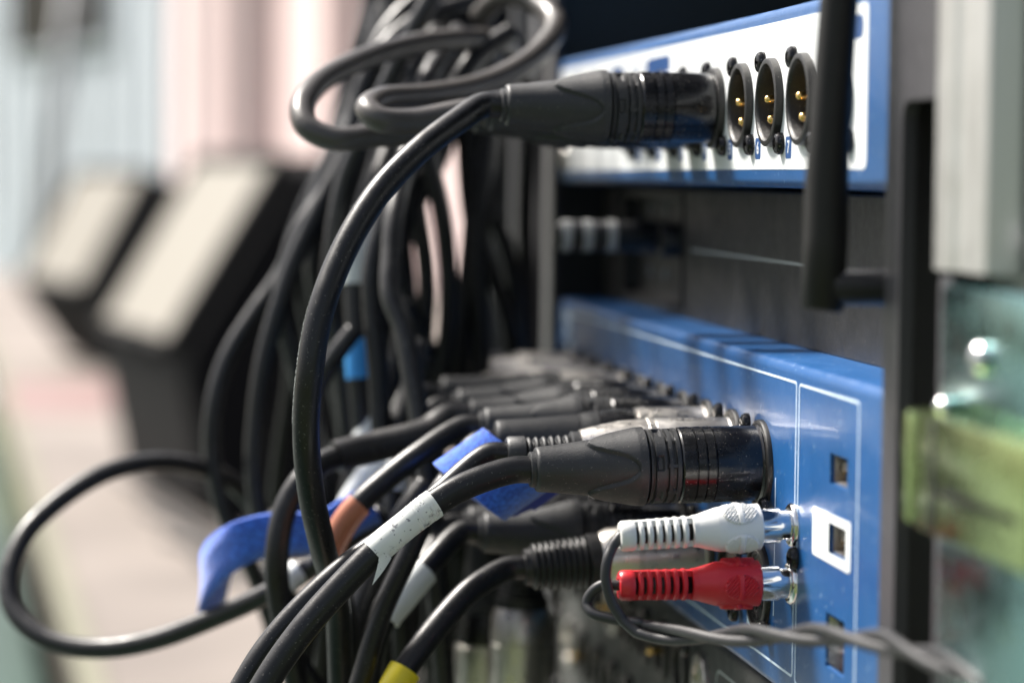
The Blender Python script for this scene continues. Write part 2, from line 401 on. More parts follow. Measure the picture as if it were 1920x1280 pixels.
lt = box((-10.2, -118, -64.5), (-5.6, -50.9, -41.5), 1.2)
cpart('latch_catch', lt, zincy, angle=40)
cpart('latch_groove', box((-10.5, -64.5, -63.5), (-10.0, -63.2, -42.5), .15), railm, angle=40)
cpart('latch_lip', box((-10.6, -50.6, -64), (-3.8, -45.5, -42), 1.2), zincy, angle=40)
cpart('latch_slot', box((-10.5, -112, -56.5), (-10.0, -68, -54.8), .15), hole, angle=40)
for (y, z, r) in ((-84, -10, 4.2), (-58, -40.5, 1.8), (-60, -97.5, 3.0), (-78, -30, 3)):
    o = mk('rivet', xf(lathe([(0, r), (1.2, r), (2.2, r*.75), (2.7, r*.3), (2.8, 0.01)], 20), Matrix.Translation((-5.2 if z < -16 else 3.8, y, z))), chrome, cs, loc=cl0)
cpart('lower_bracket', box((-6, -125, -128), (-3.2, -51, -95.5), 1.2), alu, angle=40)
# second case behind
sc = thing('flight_case', 'dark flight case standing behind the rack, seen between hanging cables', 'case', (200, 640, FL)); scl = V((200, 640, FL))
mk('body', box((14, 500, -420), (520, 690, 260)), caseply, sc, smooth=False, loc=scl)
for yy in (500, 560, 640, 680):
    mk('corner_post', box((4, yy, -415), (13.5, yy+10, 255), 2), railm, sc, loc=scl)
mk('shelf_edge', box((6, 512, 40), (13, 636, 48), 1), railm, sc, loc=scl)
# ------------------------------------------------------------------ sockets
PINS = ((-3.8, .9), (3.8, .9), (.6, -4.2))
_ringp = [(-12, 9.0), (1.2, 9.0), (1.8, 9.25), (2.1, 9.6), (2.1, 10.55), (1.9, 10.9), (1.3, 11.0), (0, 11.1), (-.8, 11.1)]
def notch(s, t, r):
    # key slot at the top of the inner wall
    if r < 9.3:
        d = abs(((t-math.pi/2+math.pi) % (2*math.pi))-math.pi)
        return r+.55 if d < .13 else r
    return r
ring0 = None
def screw_vf(r=2.75, h=2.1):
    top = [(0, r), (h*.45, r), (h*.8, r*.86), (h*.97, r*.6), (h, r*.48)]
    vv, ff = lathe(top+[(h-.1, .01)], 24, close=False)
    # cross recess
    cr_ = join(box((-h-.03, -r*.62, -r*.13), (-h*.6, r*.62, r*.13)), box((-h-.031, -r*.13, -r*.62), (-h*.6, r*.13, r*.62)))
    return (vv, ff), cr_
screw_body, screw_cross = screw_vf()
def make_parts_proto():
    d = {}
    d['ring'] = mk('socket_ring', lathe(_ringp, 72, rf=notch, close=False), flange, angle=35)
    d['floor'] = mk('insert', xf(lathe([(0, 9.4), (1, 9.4)], 40), Matrix.Translation((12, 0, 0))), hole, angle=35)
    d['pin'] = mk('pin', xf(lathe([(0, 1.15), (11.8, 1.15), (12.5, 1.05), (13.0, .8), (13.2, .4), (13.25, .01)], 20), Matrix.Translation((12, 0, 0))), gold)
    d['screw'] = mk('screw', boolean(screw_body, screw_cross), screwm, angle=35)
    d['fl'] = mk('socket_flange', lathe([(0, 11.6), (1.0, 11.6), (1.3, 11.4), (1.5, 11.0), (1.5, 9.9), (-2, 9.8)], 56, close=False), flange, angle=35)
    d['face'] = mk('socket_face', join(lathe([(-.2, 9.7), (.9, 9.7), (1.0, 9.4), (1.0, 8.4), (.3, 8.3)], 56)), gloss, angle=35)
    d['hole'] = mk('pin_hole', lathe([(.2, 1.5), (.42, 1.5)], 18), hole)
    for o in d.values(): C.objects.unlink(o)
    return d
PR = make_parts_proto()
def sub(key, parent, loc, rot=None, name=None):
    o = PR[key].copy(); C.objects.link(o); o.parent = parent; o.location = V(loc)*MM
    if rot is not None: o.rotation_euler = rot
    return o
# ------------------------------------------------------------------ upper unit
UY = [72.6+31*k for k in range(-1, 8)]               # socket centres 8, 7, 6, ... 1 and one more
UZ = 21.2
up = thing('stage_box', 'blue stage box with white socket panel, top unit in the rack', 'audio unit', (0, 212, 0)); ul = V((0, 212, 0))
cutters = join(*[cyl(y, UZ, 11.0, -5, 40) for y in UY])
body = box((0, -2, 0), (220, 424, 44.6), 2.4, 4)
mk('chassis', boolean(body, cutters), blue, up, loc=ul, angle=30)
wp = plate(rrect(19.6, 418, 4.6, 41.0, 2.2), -.10, .3)
mk('socket_panel', boolean(wp, cutters), whitep, up, smooth=False, loc=ul)
def socket_male(dev, dl, y, z, dots=True):
    r = PR['ring'].copy(); C.objects.link(r); r.parent = dev; r.location = (V((0, y, z))-dl)*MM
    sub('floor', r, (0,0,0))
    for py, pz in PINS: sub('pin', r, (0 if py > -1 else 3.2, py, pz))
    sub('screw', r, (-.1, 10, 10.3), (random.random()*6, 0, 0)); sub('screw', r, (-.1, -10, -10.3), (random.random()*6, 0, 0))
    return r
for y in UY: socket_male(up, ul, y, UZ)
for k, y in enumerate(UY):
    num = 8-k
    if num < 1: continue
    mk('number_tag', plate(rrect(y+11.6, y+17.2, 7.2, 12.6, .9), -.16, .1), blueprint, up, smooth=False, loc=ul)
    mk('number', text_vf(str(num), 4.4, (y+14.4, 9.9), X=-.2, ext=.03, bold=.05), whitep, up, smooth=False, loc=ul)
mk('heading_tag', plate(rrect(23, 58, 33.3, 38.6, 2.2), -.16, .1), blueprint, up, smooth=False, loc=ul)
mk('heading', text_vf('OUTPUTS', 4.2, (41, 35.8), X=-.2, ext=.03, bold=.06), whitep, up, smooth=False, loc=ul)
mk('heading_tag', plate(rrect(228, 262, 33.6, 38.4, 2.2), -.16, .1), blueprint, up, smooth=False, loc=ul)
for i in range(3):
    for j in range(4):
        mk('fine_print', plate(rrect(238+18*i, 250+18*i+random.uniform(-3, 3), 36.5-2.1*j, 37.2-2.1*j, .2), -.13, .1), blueprint, up, smooth=False, loc=ul) if i else None
for yy in (300, 340, 372):
    mk('print_block', plate(rrect(yy, yy+22, 31, 38, 1), -.13, .1), blueprint, up, smooth=False, loc=ul)
for yy in (405,):
    mk('screw_head', xf(lathe([(0, 4), (1.4, 3.9), (2.2, 2.5), (2.3, .01)], 24), Matrix.Translation((-.1, yy, 9))), nickel, up, loc=ul)
# ------------------------------------------------------------------ black unit with antenna
bu = thing('wireless_receiver', 'black panel unit with a stub antenna, between the two blue units', 'audio unit', (18, 212, -22)); bl = V((18, 212, -22))
rec = box((10, 290, -38.6), (23, 386, -4.4), 2)
front = boolean(box((18, -3, -42.6), (210, 425, -1.2), .8), rec)
mk('front_panel', front, blackpanel, bu, smooth=False, loc=bl)
mk('printed_line', box((17.9, 120, -20.7), (18.2, 277, -20.0)), greyline, bu, smooth=False, loc=bl)
mk('recess_lip', frame_plate(288.5, 387.5, -40.4, -2.6, 2.5, 1.4, 17.2, 18.4), blackm, bu, smooth=False, loc=bl)
for yy in (302, 334, 360):
    mk('knob', xf(lathe([(0, 5.5), (9, 5.5), (9.8, 5.0), (10, .01)], 32), Matrix.Translation((23, yy, -18))), blackm, bu, angle=35, loc=bl)
    for zz in (-8, -30):
        mk('panel_screw', xf(lathe([(0, 2), (1, 1.9), (1.5, .01)], 16), Matrix.Translation((23, yy+4, zz))), greyline, bu, loc=bl)
# black jack plug with light bands in the panel
jy = 316
pj = V((18, jy, -17))
jk = thing('jack_plug', 'black round plug with three pale bands in the black unit, at its far end', 'plug', pj)
mk('body', xf(lathe([(-5, 3.8), (8, 3.8), (8.5, 4.9), (35, 4.9), (36.5, 4.0), (37, 2)], 32), Matrix.Translation(pj)), blackm, jk, angle=35, loc=pj)
for s in (17, 25, 32):
    mk('pale_band', xf(lathe([(s, 4.7), (s+.3, 5.15), (s+3.0, 5.15), (s+3.3, 4.7)], 32, close=False), Matrix.Translation(pj)), mat('grey_band', (.50,.50,.48), .4) if 'grey_band' not in MATS else MATS['grey_band'], jk, angle=35, loc=pj)
ap = V((-13, 4.2, -20))
an = mk('antenna', join(tube([V((ap.x-.6, ap.y, -25.5)), V((ap.x-.5, ap.y, -24.6)), V((ap.x, ap.y, -10)), V((ap.x, ap.y, 2)), V((ap.x+.8, ap.y, 20)), V((ap.x+3.2, ap.y, 60)), V((ap.x+5.6, ap.y, 118))], 1, 32, rfun=lambda t: (4.0 if t < .01 else 4.75 if t < .45 else 4.75-(t-.45)*2.2)),), antm, bu, loc=bl, angle=50)
mk('antenna_joint', tube([V((20, ap.y-2, -20.5)), V((2, ap.y-2, -20.5)), V((1.9, ap.y-2, -20.5)), V((-12, ap.y-1, -20.5))], 1, 28, rfun=lambda t: 5.0 if t < .4 else 3.9), blackm, bu, loc=bl, angle=40)
# ------------------------------------------------------------------ lower blue unit
lo = thing('mixer_stage_unit', 'large blue rack unit with XLR rows, RCA and USB ports', 'audio unit', (0, 212, -83)); ll = V((0, 212, -83))
L1 = [109+31*k for k in range(11)]; Z1, Z2 = -70.0, -101.0
ZT, ZB = -42.3, -124.2
USB = ((37.4, -63.6), (37.4, -79.6))
cut = join(*([plate([(y-7.3, z-3.5), (y+7.3, z-3.5), (y+7.3, z+3.5), (y-7.3, z+3.5)], -5, 12) for y, z in USB]
           + [plate([(30.5, -109.5), (46, -109.5), (46, -97), (30.5, -97)], -5, 13)]
           + [cyl(77, -81, 3.0, -5, 9), cyl(77, -95.0, 3.0, -5, 9)]))
mk('chassis', boolean(box((0, -2, ZB), (230, 424, ZT), 2.6, 5), cut), blue, lo, loc=ll, angle=30)
mk('panel_outline', frame_plate(75.4, 389, -118, -46.2, 1.6, .62), linep, lo, smooth=False, loc=ll)
mk('panel_outline', frame_plate(21.2, 73.4, -119, -46.4, 1.6, .62), linep, lo, smooth=False, loc=ll)
mk('divider_line', box((-.07, 94.6, -106), (.2, 95.1, -71.6)), linep, lo, smooth=False, loc=ll)
for i in range(5):
    mk('printed_emblem', plate(rrect(392+4*(i % 2), 408-3*(i % 3), -49.5-5*i, -46.6-5*i, .6), -.09, .1), linep, lo, smooth=False, loc=ll)
# white surround of the middle USB port
ws = boolean(plate(rrect(26.5, 59.0, -85.4, -74.0, 1.2), -.12, .2), plate([(30.1, -83.1), (44.7, -83.1), (44.7, -76.1), (30.1, -76.1)], -5, 12))
mk('port_surround', ws, whitep, lo, smooth=False, loc=ll)
for y, z in USB:
    mk('usb_port', frame_plate(y-7.2, y+7.2, z-3.4, z+3.4, .4, .4, 1.0, 11.5), nickel, lo, smooth=False, loc=ll)
    mk('usb_tongue', box((2.4, y-5.8, z-.4), (11.5, y+5.6, z+1.6)), mat('port_insert', (.36,.32,.27), .4, metal=.6) if 'port_insert' not in MATS else MATS['port_insert'], lo, smooth=False, loc=ll)
    for k in range(2):
        mk('contact', box((2.0, y-3.6+k*5.4, z-1.1), (10, y-1.2+k*5.4, z-.5)), gold, lo, smooth=False, loc=ll)
mk('network_port', frame_plate(30.6, 45.9, -109.4, -97.1, .3, .7, .6, 12.5), chrome, lo, smooth=False, loc=ll)
mk('network_port_shield', box((5.5, 31.5, -108.5), (6.0, 45, -98)), chrome, lo, smooth=False, loc=ll)
for z, ch in ((-84.4, 'L'), (-99.0, 'R')):
    mk('letter', text_vf(ch, 2.9, (77.4-5.6+4.4, z+.4), X=-.1, ext=.03), linep, lo, smooth=False, loc=ll)
mk('channel_tag', plate(rrect(111.5+4.5, 111.5+10.5, -113.6+1, -107.6+1, .8), -.12, .1), linep, lo, smooth=False, loc=ll)
mk('channel_number', text_vf('20', 3.6, (111.5+7.5, -109.6), X=-.15, ext=.03), blueprint, lo, smooth=False, loc=ll)
for k, n_ in enumerate(('19', '18')):
    yy = 111.5+7.5+31*(k+1)
    mk('channel_tag', plate(rrect(yy-3, yy+3, -112.6, -106.6, .8), -.12, .1), linep, lo, smooth=False, loc=ll)
    mk('channel_number', text_vf(n_, 3.6, (yy, -109.6), X=-.15, ext=.03), blueprint, lo, smooth=False, loc=ll)
rcan = lathe([(-.2, 5.4), (.5, 5.4), (1.0, 5.1), (1.3, 4.6), (1.3, 3.8), (8.5, 3.7), (8.5, 3.2), (-3, 3.2)], 48, close=False)
for z in (-81, -95.0):
    mk('rca_jack', xf(rcan, Matrix.Translation((0, 77, z))), chrome, lo, angle=40, loc=ll)
mk('panel_screw', xf(boolean(screw_body, screw_cross), Matrix.Translation((-.1, 73.5, -88.6))), screwm, lo, angle=35, loc=ll)
for row, Z in ((0, Z1), (1, Z2)):
    for k, y in enumerate(L1[:10]):
        r = PR['fl'].copy(); C.objects.link(r); r.parent = lo; r.location = (V((0, y, Z))-ll)*MM
        sub('face', r, (0,0,0))
        for py, pz in PINS: sub('hole', r, (-.85, -py, pz))
        sub('screw', r, (-1.2, 10.2, 9.6), (random.random()*6, 0, 0)); sub('screw', r, (-1.2, -10.2, -9.6), (random.random()*6, 0, 0))
# ------------------------------------------------------------------ bottom grey unit
gu = thing('grey_mixer', 'dark grey unit with connector rows at the very bottom of the rack', 'audio unit', (0, 212, -200)); gl = V((0, 212, -200))
mk('chassis', box((2, -2, -262), (230, 424, -125), 2, 3), greypanel, gu, loc=gl, angle=30)
mk('panel_outline', frame_plate(113, 165, -200, -132, 4, .7, 1.9, 2.2), greyline, gu, smooth=False, loc=gl)
mk('panel_outline', frame_plate(55, 109, -200, -131, 4, .7, 1.9, 2.2), greyline, gu, smooth=False, loc=gl)
for i in range(9):
    yy = 182+27*i
    for zz in (-140, -166, -192):
        s_ = xf(lathe([(0, 9), (1.2, 9), (1.6, 8.5), (1.6, 6.2), (.4, 6.0)], 28), Matrix.Translation((2, yy, zz)))
        o = mk('jack_socket', s_, nickel if (i*2+int(zz)) % 5 == 0 else flange, gu, loc=gl, angle=35)
        sub('screw', o, (-.3, yy-212+9, zz+200+9)); (sub('pin', o, (-2, yy-212, zz+200)) if (i+int(zz)) % 3 == 0 else None)
for i in range(5):
    mk('rotary_knob', xf(lathe([(0, 5), (1, 6), (10, 5.2), (11, 4.4), (11.1, .01)], 24), Matrix.Translation((2, 128, -145-12*i))), blackm, gu, loc=gl, angle=35)
mk('lettering', text_vf('IN', 5, (150, -150), X=1.85, ext=.05), greyline, gu, smooth=False, loc=gl)

# ------------------------------------------------------------------ plugs
TAU = 2*math.pi
def sm(a, b, x):
    t = min(1, max(0, (x-a)/(b-a))); return t*t*(3-2*t)
def lerp_prof(prof, ds):
    out = []
    for (s0, r0), (s1, r1) in zip(prof, prof[1:]):
        n = max(1, int(abs(s1-s0)/ds))
        for k in range(n): out.append((s0+(s1-s0)*k/n, r0+(r1-r0)*k/n))
    out.append(prof[-1]); return out
TG = [(0,0),(.4,6),(1,10.5),(2.6,18.5),(5.3,26.5),(7.9,33),(10.5,42),(12,52),(12.6,64)]
def tongue(s, t, r):
    """raised grips that leave three smooth tongues between them"""
    if s > 46.5 or s < 31: return r
    d = abs(((t + math.radians(60)) % math.radians(120)) - math.radians(60))
    u_ = s-33.0; half = -9
    if u_ > 0:
        for (x0, a0), (x1, a1) in zip(TG, TG[1:]):
            if x0 <= u_: half = a0+(a1-a0)*min(1, (u_-x0)/(x1-x0))
    dd = math.degrees(d)-half
    h = sm(-1.5, 3.5, dd)
    edge = math.exp(-((dd+2.2)/2.0)**2)*.16
    return r + .8*h - edge*(1 if u_ > 0 and u_ < 12.7 else 0)
def boot_prof_a():
    P = [(30.4, 8.2), (30.5, 9.0), (31.0, 9.15), (33, 9.05), (38, 8.1), (44, 7.1), (52, 6.15), (57.4, 5.65)]
    P = lerp_prof(P, .3)
    P += [(57.8, 5.55), (58.1, 5.3), (58.25, 4.9), (58.3, 4.5), (59.4, 4.45), (59.6, 4.2), (59.6, 3.5)]
    return P
def shell_a():
    P = [(.0, 9.0), (.3, 10.1), (1.6, 10.15), (1.9, 9.8), (2.1, 9.5), (3, 9.55)]
    for g_ in (13.6, 16.0, 18.5): P += [(g_-.22, 9.55), (g_-.05, 9.25), (g_+.1, 9.25), (g_+.3, 9.68)]
    P += [(21.8, 9.6), (22.2, 9.3), (22.2, 8.2)]
    return P
def collar_a():
    P = [(22.3, 8.3), (22.4, 9.2), (22.7, 9.45), (23.6, 9.45), (23.8, 8.7), (24.5, 8.7), (24.7, 9.35), (25.6, 9.35), (25.8, 8.6),
         (26.2, 8.6), (26.4, 9.4), (28.9, 9.4), (29.1, 8.6), (29.6, 8.6), (29.8, 9.3), (30.2, 9.3), (30.35, 8.4)]
    return lerp_prof(P, .45)
def collar_rf(s, t, r):
    if 26.3 < s < 29.0 and r > 9:            # window cut-outs in the wide band
        d = ((t+.22) % (TAU/6))
        if .15 < d < .55 and 26.9 < s < 28.5: return r-.7
    if 23.75 < s < 26.2 and r < 9:            # bridges between the ribs
        d = (t % (TAU/8))
        if d < .12: return 9.3
    return r
PL = {}
def proto(name, *parts):
    root = None; lst = []
    for nm, vf, m_, ang in parts:
        o = mk(nm, vf, m_, root, angle=ang)
        if root is None: root = o
        lst.append(o)
    for o in lst: C.objects.unlink(o)
    PL[name] = lst
lever = xf(box((-12, -3.4, 9.2), (-2.5, 3.4, 10.1), .4), Matrix())
proto('black', ('plug_boot', lathe(boot_prof_a(), 160, rf=tongue, close=False), rubber, 40),
      ('plug_shell', lathe(shell_a(), 72, close=False), gloss, 35),
      ('plug_collar', lathe(collar_a(), 144, rf=collar_rf, close=False), rubber, 35),
      ('core', lathe([(0, 8.3), (58, 4.0)], 24), hole, 35))
def ribs(s0, s1, n, r0, r1, dep, roundn=5):
    out = []
    for i in range(n):
        a = s0+(s1-s0)*i/n; b = s0+(s1-s0)*(i+1)/n; rr = r0+(r1-r0)*i/n; wd = (b-a)
        out += [(a, rr-dep), (a+wd*.12, rr-dep)] + [(a+wd*(.18+.64*k/roundn), rr-dep+dep*math.sin(math.pi*(.12+.76*k/roundn))**.5) for k in range(roundn+1)] + [(b-wd*.12, rr-dep)]
    return out
def emb_text(s_txt, size, s_mid, rad, ang):
    vf = text_vf(s_txt, size, (0, 0), X=0, ext=.18)
    vv = []
    for p in vf[0]:
        # text x (-Y) runs along -X... wrap: reading direction along the barrel
        along = -p.y; across = p.z; rr = rad - p.x
        t = ang + across/rad
        vv.append(V((-(s_mid-along), -rr*math.cos(t), rr*math.sin(t))))
    return vv, vf[1]
proto('silver', ('plug_boot', lathe([(41.2, 5.2), (41.4, 5.9), (43.6, 5.9), (44.0, 5.3)] + ribs(44, 56, 6, 5.0, 4.35, 1.3) + [(56, 4.5), (56.2, 4.8), (60.2, 4.7), (60.8, 4.3), (60.9, 3.4)], 48, close=False), rubber, 35),
      ('plug_shell', lathe([(0, 9.0), (.2, 9.6), (2, 9.6), (2.4, 9.3), (21.5, 9.3), (22, 9.0), (22.2, 8.5)], 72, close=False), satin, 35),
      ('plug_sleeve', lathe([(21.9, 9.0), (22.1, 9.5), (23.6, 9.5), (24, 9.1), (31, 8.6), (38, 7.2), (41.4, 6.3), (41.6, 5.5)], 72, close=False), nickel, 35),
      ('embossed_name', emb_text('NEUTRIK', 3.4, 11, 9.25, math.radians(78)), nickel, None),
      ('core', lathe([(0, 8), (40, 4.8)], 24), hole, 35))
proto('nickel', ('plug_boot', lathe(lerp_prof([(30.9, 6.5), (31, 8.2), (33, 8.2), (36, 7.6), (36.2, 7.2), (36.6, 7.2), (36.8, 7.4), (48, 6.5), (58.2, 5.9)], 1.5) + [(58.8, 5.7), (59.2, 5.2), (59.3, 3.4)], 48, close=False), rubber, 35),
      ('plug_shell', lathe([(0, 9.0), (.2, 9.9), (1.6, 9.9), (2.1, 9.4), (17, 9.3), (17.2, 9.0), (17.7, 9.0), (17.9, 9.5), (20.2, 9.4), (20.4, 9.0), (21, 9.0), (21.2, 8.7), (21.4, 8)], 72, close=False), nickel, 35),
      ('plug_collar', lathe([(21.2, 7), (21.3, 9.0), (24, 9.0), (27, 8.8), (30.8, 8.3), (31.0, 6)], 72, close=False), gloss, 35),
      ('core', lathe([(0, 8), (30, 6)], 24), hole, 35))
proto('ribbed', ('plug_boot', lathe([(30, 6), (30.1, 7.8), (33.2, 7.8), (33.6, 7.2)] + ribs(33.6, 49, 9, 7.3, 6.3, .9) + [(49, 5.6), (49.3, 5.2), (51, 5.0), (51.1, 3.4)], 56, close=False), blackm, 35),
      ('plug_shell', lathe([(0, 9.0), (.2, 9.7), (1.8, 9.7), (2.2, 9.2), (19, 9.2), (19.3, 8.8), (19.9, 8.8), (20.2, 9.2), (27.5, 8.9), (30, 7.8), (30.1, 6)], 72, close=False), nickel, 35),
      ('core', lathe([(0, 8), (30, 5)], 24), hole, 35))
REAR = {'black': 59.0, 'silver': 60.5, 'nickel': 58.8, 'ribbed': 50.6}
def add_plug(t, kind, at_, base, droop=0.0, yaw=0.0, roll=0.0, full=None):
    """plug front at `at_` (mm world); droop>0 lowers the rear end; returns rear point and direction"""
    R = full if full is not None else (Matrix.Rotation(yaw, 3, 'Z') @ Matrix.Rotation(-droop, 3, 'Y') @ Matrix.Rotation(roll, 3, 'X'))
    root = None
    for src in PL[kind]:
        o = src.copy(); C.objects.link(o)
        if root is None:
            root = o; o.parent = t; o.location = (V(at_)-base)*MM; o.rotation_mode = 'QUATERNION'; o.rotation_quaternion = R.to_quaternion()
        else: o.parent = root
    d = R @ V((-1, 0, 0)); return V(at_)+d*REAR[kind], d
GRP = 'XLR cables plugged into the rack units'
def px(pts): return [onY(x, y, Y) for x, y, Y in pts]
def cable(label, kind, at_, pts, r=3.25, droop=0.0, yaw=0.0, roll=0.0, sleeves=(), m_=None, group=GRP, full=None, n=14, seg=24):
    base = V(at_) if at_ is not None else onY(*pts[0])
    t = thing('xlr_cable' if kind else 'audio_cable', label, 'cable', base, group)
    P = px(pts)
    if kind:
        rear, d = add_plug(t, kind, at_, base, droop, yaw, roll, full)
        while (P[0]-rear).dot(d) < 12 and len(P) > 3: P.pop(0)
        P = [rear-d*5, rear, rear+d*5] + P
    path = crom(P, n)
    mk('cable_jacket', tube(path, r, seg), m_ or pvc, t, loc=base)
    L = [0]
    for a, b in zip(path, path[1:]): L.append(L[-1]+(b-a).length)
    for (xa, ya, xb, yb, sm_, dr, nm) in sleeves:
        # nearest path indices to two picture points
        def near(x, y):
            best = None
            for i, p in enumerate(path):
                q_ = M3.transposed() @ (p-CAM); X_, Y_ = CX+F*q_.x/-q_.z, CY-F*q_.y/-q_.z
                dd = (X_-x)**2+(Y_-y)**2
                if best is None or dd < best[0]: best = (dd, i)
            return best[1]
        i0, i1 = sorted((near(xa, ya), near(xb, yb))); i1 = max(i1, i0+2)
        sub_ = path[i0:i1+1]
        mk(nm, tube(sub_, r+dr, seg), sm_, t, loc=base, angle=50)
    return t, path, base
rad = math.radians
# ---- upper unit plugs
t1, path1, b1 = cable('thick black cable arching from the top plug down the middle', 'black', (0, 165.6, UZ),
      [(860, 226, 160), (783, 285, 152), (705, 368, 145), (640, 480, 138), (600, 590, 132), (581, 700, 130), (574, 810, 132), (583, 920, 138), (606, 1030, 148), (632, 1130, 165), (640, 1290, 175)], r=3.5, roll=rad(8), droop=rad(0))
# printed legend and scuffs along the arching cable
T_, N_ = frames(path1); vf_all = []
i = 0
for i, p in enumerate(path1):
    q_ = M3.transposed() @ (p-CAM); Yp = CY-F*q_.y/-q_.z
    if 560 < Yp < 790 and i < len(path1)-1:
        left = V((-1, .0, .12)); left = (left-T_[i]*left.dot(T_[i])).normalized()
        seglen = (path1[i+1]-p).length; k = 0.0
        while k < seglen:
            hgt = random.uniform(.25, .9); w2 = random.uniform(.25, .55)
            c_ = p+(path1[i+1]-p).normalized()*k + left*3.53
            sd = T_[i].cross(left)
            off = sd*random.uniform(-.25, .25)
            vv = [c_+off+sd*a*w2+T_[i]*b*hgt*.5+left*cc for cc in (0, .05) for a, b in ((-1,-1),(1,-1),(1,1),(-1,1))]
            vf_all.append((vv, [[0,1,2,3],[7,6,5,4],[0,1,5,4],[1,2,6,5],[2,3,7,6],[3,0,4,7]])); k += hgt+random.uniform(.15, .5)
if vf_all: mk('printed_marking', join(*vf_all), greyline, t1, smooth=False, loc=b1)
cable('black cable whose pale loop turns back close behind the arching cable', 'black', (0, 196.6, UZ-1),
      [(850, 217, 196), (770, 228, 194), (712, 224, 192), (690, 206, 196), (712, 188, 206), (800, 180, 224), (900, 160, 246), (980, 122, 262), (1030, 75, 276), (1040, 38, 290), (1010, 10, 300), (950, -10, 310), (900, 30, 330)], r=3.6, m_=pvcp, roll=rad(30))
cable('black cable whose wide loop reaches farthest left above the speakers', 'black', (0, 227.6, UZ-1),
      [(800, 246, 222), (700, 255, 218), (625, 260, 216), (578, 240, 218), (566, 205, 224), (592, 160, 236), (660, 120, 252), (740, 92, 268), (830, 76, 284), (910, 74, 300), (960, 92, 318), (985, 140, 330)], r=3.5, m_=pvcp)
# ---- lower row 1
ta, patha, ba = cable('black cable with a torn white label, from the nearest big plug', 'black', (0, 109, Z1+.6),
      [(915, 894, 108), (868, 912, 107), (815, 943, 106), (760, 985, 105), (705, 1032, 104), (640, 1098, 103), (580, 1165, 102), (525, 1238, 101), (480, 1310, 100)], r=3.45, roll=rad(-3), droop=rad(1.3))
cable('black cable from the silver plug with ribbed grey boot', 'silver', (0, 140, Z1),
      [(925, 872, 139), (870, 900, 137), (800, 948, 134), (735, 1000, 131), (650, 1060, 128), (565, 1138, 126), (495, 1220, 124), (440, 1310, 122)], r=3.1, droop=rad(.2))
cable('black cable from the nickel plug just behind the silver one, strapped in blue', 'nickel', (0, 171, Z1),
      [(925, 843, 170), (880, 860, 168), (835, 905, 165), (800, 960, 162), (765, 1040, 160), (715, 1150, 160), (672, 1290, 160)], r=2.9, yaw=rad(-1))
cable('black cable with a brown sleeve, running under the blue strap', 'black', (0, 202, Z1),
      [(880, 815, 200), (830, 828, 198), (780, 855, 196), (725, 898, 194), (674, 944, 192), (640, 990, 192), (618, 1045, 192), (640, 1120, 196), (650, 1200, 200), (640, 1290, 200)], r=3.3, sleeves=((674, 944, 618, 1045, copper, .55, 'brown_sleeve'),), droop=rad(-1), roll=rad(20))
cable('black cable with a thick shrink tube, curving down left of the brown sleeve', 'black', (0, 233, Z1),
      [(860, 800, 231), (800, 812, 229), (700, 838, 225), (625, 858, 220), (575, 890, 215), (537, 950, 212), (520, 1030, 210), (522, 1110, 210), (540, 1200, 210), (560, 1300, 212)], r=3.5, sleeves=((880, 795, 630, 856, pvcg, 1.2, 'shrink_tube'),), droop=rad(-.8))
far_ends = [('black', 264, 'sixth', -1.5), ('nickel', 295, 'seventh', -2.5), ('silver', 326, 'eighth', -1), ('silver', 357, 'ninth', -3), ('nickel', 388, 'tenth', -2)]
for k, (kd, y, od, dr) in enumerate(far_ends):
    x0 = (849, 826, 805, 785, 766)[k]; y0 = (771, 755, 740, 726, 713)[k]
    cable('black cable on the %s plug from the front of the upper plug row' % od, kd, (0, y, Z1),
          [(x0-40, y0+14, y-4), (x0-85+8*k, y0+60, y-10), (x0-110+10*k, y0+150, y-16), (x0-100+10*k, y0+300, y-20), (x0-90, y0+600, y-20)], r=3.1, droop=rad(dr), yaw=rad(random.uniform(-1.5, 1.5)), roll=rad(12*k), seg=16,
          sleeves=(((x0-85, y0+75, x0-105, y0+150, sleeve, .8, 'label_sleeve'),) if k in (0, 2, 3) else ()))
# ---- lower row 2
cable('black cable with a yellow sleeve, from the wide ribbed black boot', 'ribbed', (0, 171, Z2),
      [(930, 1078, 169), (885, 1104, 166), (838, 1152, 162), (790, 1212, 158), (752, 1268, 155), (722, 1330, 153)], r=3.4, droop=rad(4), sleeves=((760, 1256, 715, 1340, yellow, 1.1, 'yellow_sleeve'),))
cable('black cable with a smooth white sleeve below the torn label', 'black', (0, 202, Z2),
      [(885, 1018, 199), (840, 1038, 196), (798, 1066, 193), (755, 1118, 190), (722, 1160, 188), (700, 1220, 186), (690, 1300, 186)], r=3.3, droop=rad(-2.0), roll=rad(10), sleeves=((795, 1070, 722, 1160, sleeve, 1.0, 'label_sleeve'),))
cable('black cable from the second row, third plug from the front', 'black', (0, 233, Z2),
      [(850, 1010, 230), (800, 1050, 226), (745, 1100, 222), (690, 1180, 218), (655, 1300, 216)], r=3.3, droop=rad(0))
for k, (kd, y, od) in enumerate((('nickel', 264, 'fourth'), ('black', 295, 'fifth'), ('black', 326, 'sixth'), ('black', 357, 'seventh'))):
    x0 = (848, 825, 803, 783)[k]; y0 = (962, 940, 919, 900)[k]
    cable('black cable from the second row, %s plug from the front' % od, kd, (0, y, Z2),
          [(x0-40, y0+20, y-4), (x0-90, y0+80, y-10), (x0-120, y0+190, y-14), (x0-130, y0+420, y-16)], r=3.1, droop=rad(random.uniform(-1, 1)), seg=16)
